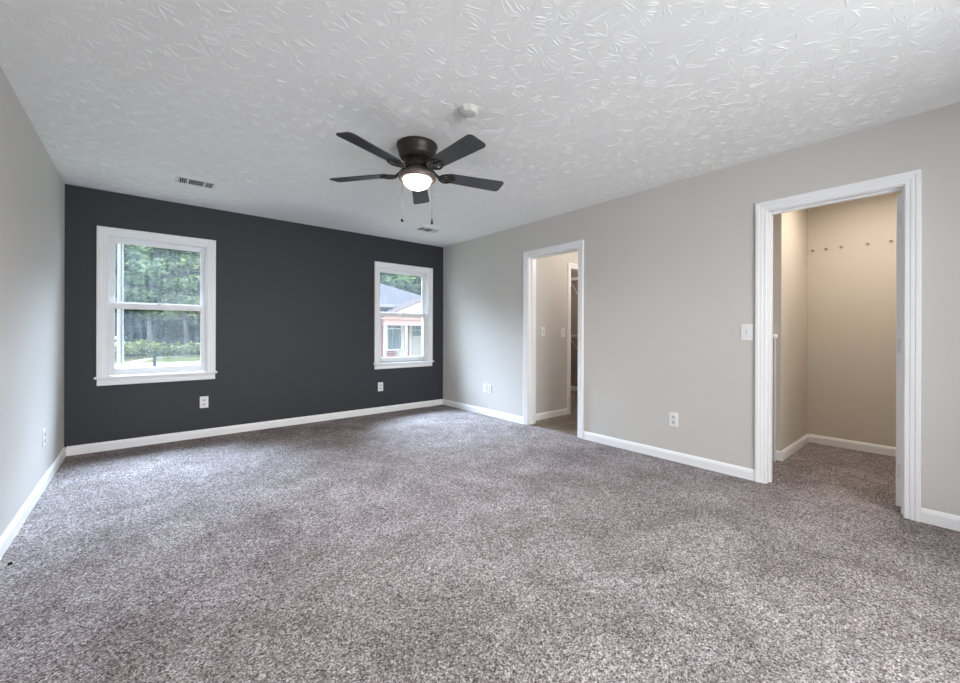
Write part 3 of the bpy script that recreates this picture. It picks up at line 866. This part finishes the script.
def tree_proto(seed, label, lm, bark, height=13.0, crown0=3.0, spread=3.6, n=34, per=130, size=.32):
    rng = random.Random(seed)
    r = thing('tree', label, 'tree', (0, 0, G), group='trees outside the windows')
    bm = bmesh.new(); top = height * .86
    pts = [(rng.uniform(-.12, .12) * i, rng.uniform(-.12, .12) * i, top * i / 6) for i in range(7)]
    tube(bm, pts, [.26, .20, .17, .14, .11, .08, .04], 9)
    cents = []
    for i in range(n):
        z = crown0 + (height - crown0) * ((i + rng.random()) / n); t = (z - crown0) / (height - crown0)
        rr = spread * (math.sin(PI * min(1, .18 + t * .78))) * rng.uniform(.45, 1.0); a = i * 2.4 + rng.uniform(-.4, .4)
        c = Vector((rr * math.cos(a), rr * math.sin(a), z)); cents.append(c)
        tp = Vector(pts[min(6, int(z / top * 6))])
        tube(bm, [tuple(tp), tuple(tp.lerp(c, .5) + Vector((0, 0, .2))), tuple(c)], [.06, .04, .015], 5)
    obj('trunk', bm, bark, r)
    bm = bmesh.new()
    for c in cents:
        leaves(bm, rng, c, (rng.uniform(1.2, 1.8), rng.uniform(1.2, 1.8), rng.uniform(.45, .8)), per, size)
    obj('foliage', bm, lm, r)
    return r


protos = [tree_proto(1, '', M_leafA, M_bark), tree_proto(2, '', M_leafB, M_bark2, 12.0, 3.4, 3.3), tree_proto(3, '', M_leafC, M_bark, 15.0, 1.2, 4.0),
          tree_proto(4, '', M_leafA, M_bark2, 14.0, 4.0, 3.2)]
kinds = ['mid green leafy tree', 'light yellow green tree', 'tall dark blue green tree', 'tall pale trunked tree']
rng = random.Random(5)
spots = []
# (x, y, kind, scale): wood behind the lawn of the left window, then the wood behind the brick house
for x, k in ((-9, 0), (-5.6, 1), (-2.6, 0), (.4, 3), (3.0, 1), (5.8, 0), (9.2, 3)): spots.append((x, 47 + rng.uniform(-1.2, 1.2), k, rng.uniform(.85, 1.05)))
for x, k in ((-11, 2), (-6.5, 2), (-3.4, 3), (-1.0, 2), (2.2, 2), (5.0, 2), (8.5, 2), (12, 2)): spots.append((x, 53 + rng.uniform(-1.5, 1.5), k, rng.uniform(1.0, 1.2)))
for x, k in ((-9, 2), (-4, 2), (0.5, 2), (4.5, 2), (9, 2)): spots.append((x, 60 + rng.uniform(-1.5, 1.5), k, rng.uniform(1.3, 1.5)))
for x, y, k in ((15.5, 34.5, 0), (19.0, 35.5, 2), (22.5, 34.0, 1), (26, 36, 0), (29.5, 35, 2), (18, 41, 2), (23.5, 42, 3), (29, 43, 2), (34, 41, 0)): spots.append((x, y, k, rng.uniform(.95, 1.1)))
used = set()
ORD = ['first', 'second', 'third', 'fourth', 'fifth', 'sixth', 'seventh', 'eighth', 'ninth']
rows = [(0, 7, 'front row beyond the lawn'), (7, 15, 'middle row beyond the lawn'), (15, 20, 'back row beyond the lawn'), (20, 29, 'wood behind the house')]
for a0, a1, where in rows:
    for i in range(a0, a1):
        x, y, k, s = spots[i]
        lab = '%s, %s from left in the %s' % (kinds[k], ORD[i - a0], where)
        o = protos[k] if k not in used else dup(protos[k]); used.add(k)
        o.location = (x, y, G); o.rotation_euler = (0, 0, rng.uniform(0, 6.28)); o.scale = (s, s, s); o['label'] = lab
# undergrowth along the edge of the wood
sp = None
for i, x in enumerate((-8.5, -5.8, -3.6, -1.3, .8, 2.9, 5.2, 8.0)):
    lab = 'low leafy bush at the lawn edge, %s from left' % ORD[i]
    if sp is None:
        sp = thing('bush', lab, 'bush', (x, 43.6, G), group='bushes along the lawn edge')
        r5 = random.Random(9); bm = bmesh.new()
        for k in range(9): leaves(bm, r5, Vector((r5.uniform(-1.3, 1.3), r5.uniform(-.5, .5), r5.uniform(.3, 1.1))), (.8, .6, .5), 110, .13, .6)
        obj('foliage', bm, M_leafB, sp)
        bm = bmesh.new()
        for k in range(5): tube(bm, [(r5.uniform(-.3, .3), 0, 0), (r5.uniform(-1, 1), r5.uniform(-.3, .3), 1.0)], [.03, .012], 5)
        obj('stem', bm, M_bark, sp); sp.scale = (1, 1, .75)
    else:
        o = dup(sp, (x, 43.6 + rng.uniform(-.7, .7), G), (0, 0, rng.uniform(-.4, .4) + (PI if i % 2 else 0)), label=lab); s = rng.uniform(.8, 1.3); o.scale = (s * 1.1, s, s * .75)

# dark understorey between the trunks
sp = None
for j, x in enumerate((-9.5, -6.4, -3.6, -.9, 1.8, 4.6, 7.6, 10.8, -10.5, -7.2, -4.4, -1.7, 1.0, 3.7, 6.6, 9.8)):
    i = j % 8; by = 50 if j < 8 else 66
    lab = ('tall dark bush between the tree trunks, %s from left' if j < 8 else 'tall dark bush at the back of the wood, %s from left') % ORD[i]
    if sp is None:
        sp = thing('understorey_bush', lab, 'bush', (x, 50, G), group='dark bushes in the wood')
        r5 = random.Random(19); bm = bmesh.new()
        for k in range(16): leaves(bm, r5, Vector((r5.uniform(-1.6, 1.6), r5.uniform(-.6, .6), r5.uniform(.5, 4.6))), (1.1, .8, .7), 90, .22, .6)
        obj('foliage', bm, M_leafC, sp)
        bm = bmesh.new()
        for k in range(6): tube(bm, [(r5.uniform(-.3, .3), 0, 0), (r5.uniform(-1.3, 1.3), r5.uniform(-.4, .4), 3.6)], [.05, .015], 5)
        obj('stem', bm, M_bark, sp)
    else:
        o = dup(sp, (x, by + rng.uniform(-.6, .6), G), (0, 0, rng.uniform(-.3, .3) + (PI if i % 2 else 0)), label=lab); q = rng.uniform(.85, 1.2) * (1.25 if j > 7 else 1); o.scale = (q * 1.1, q, q)
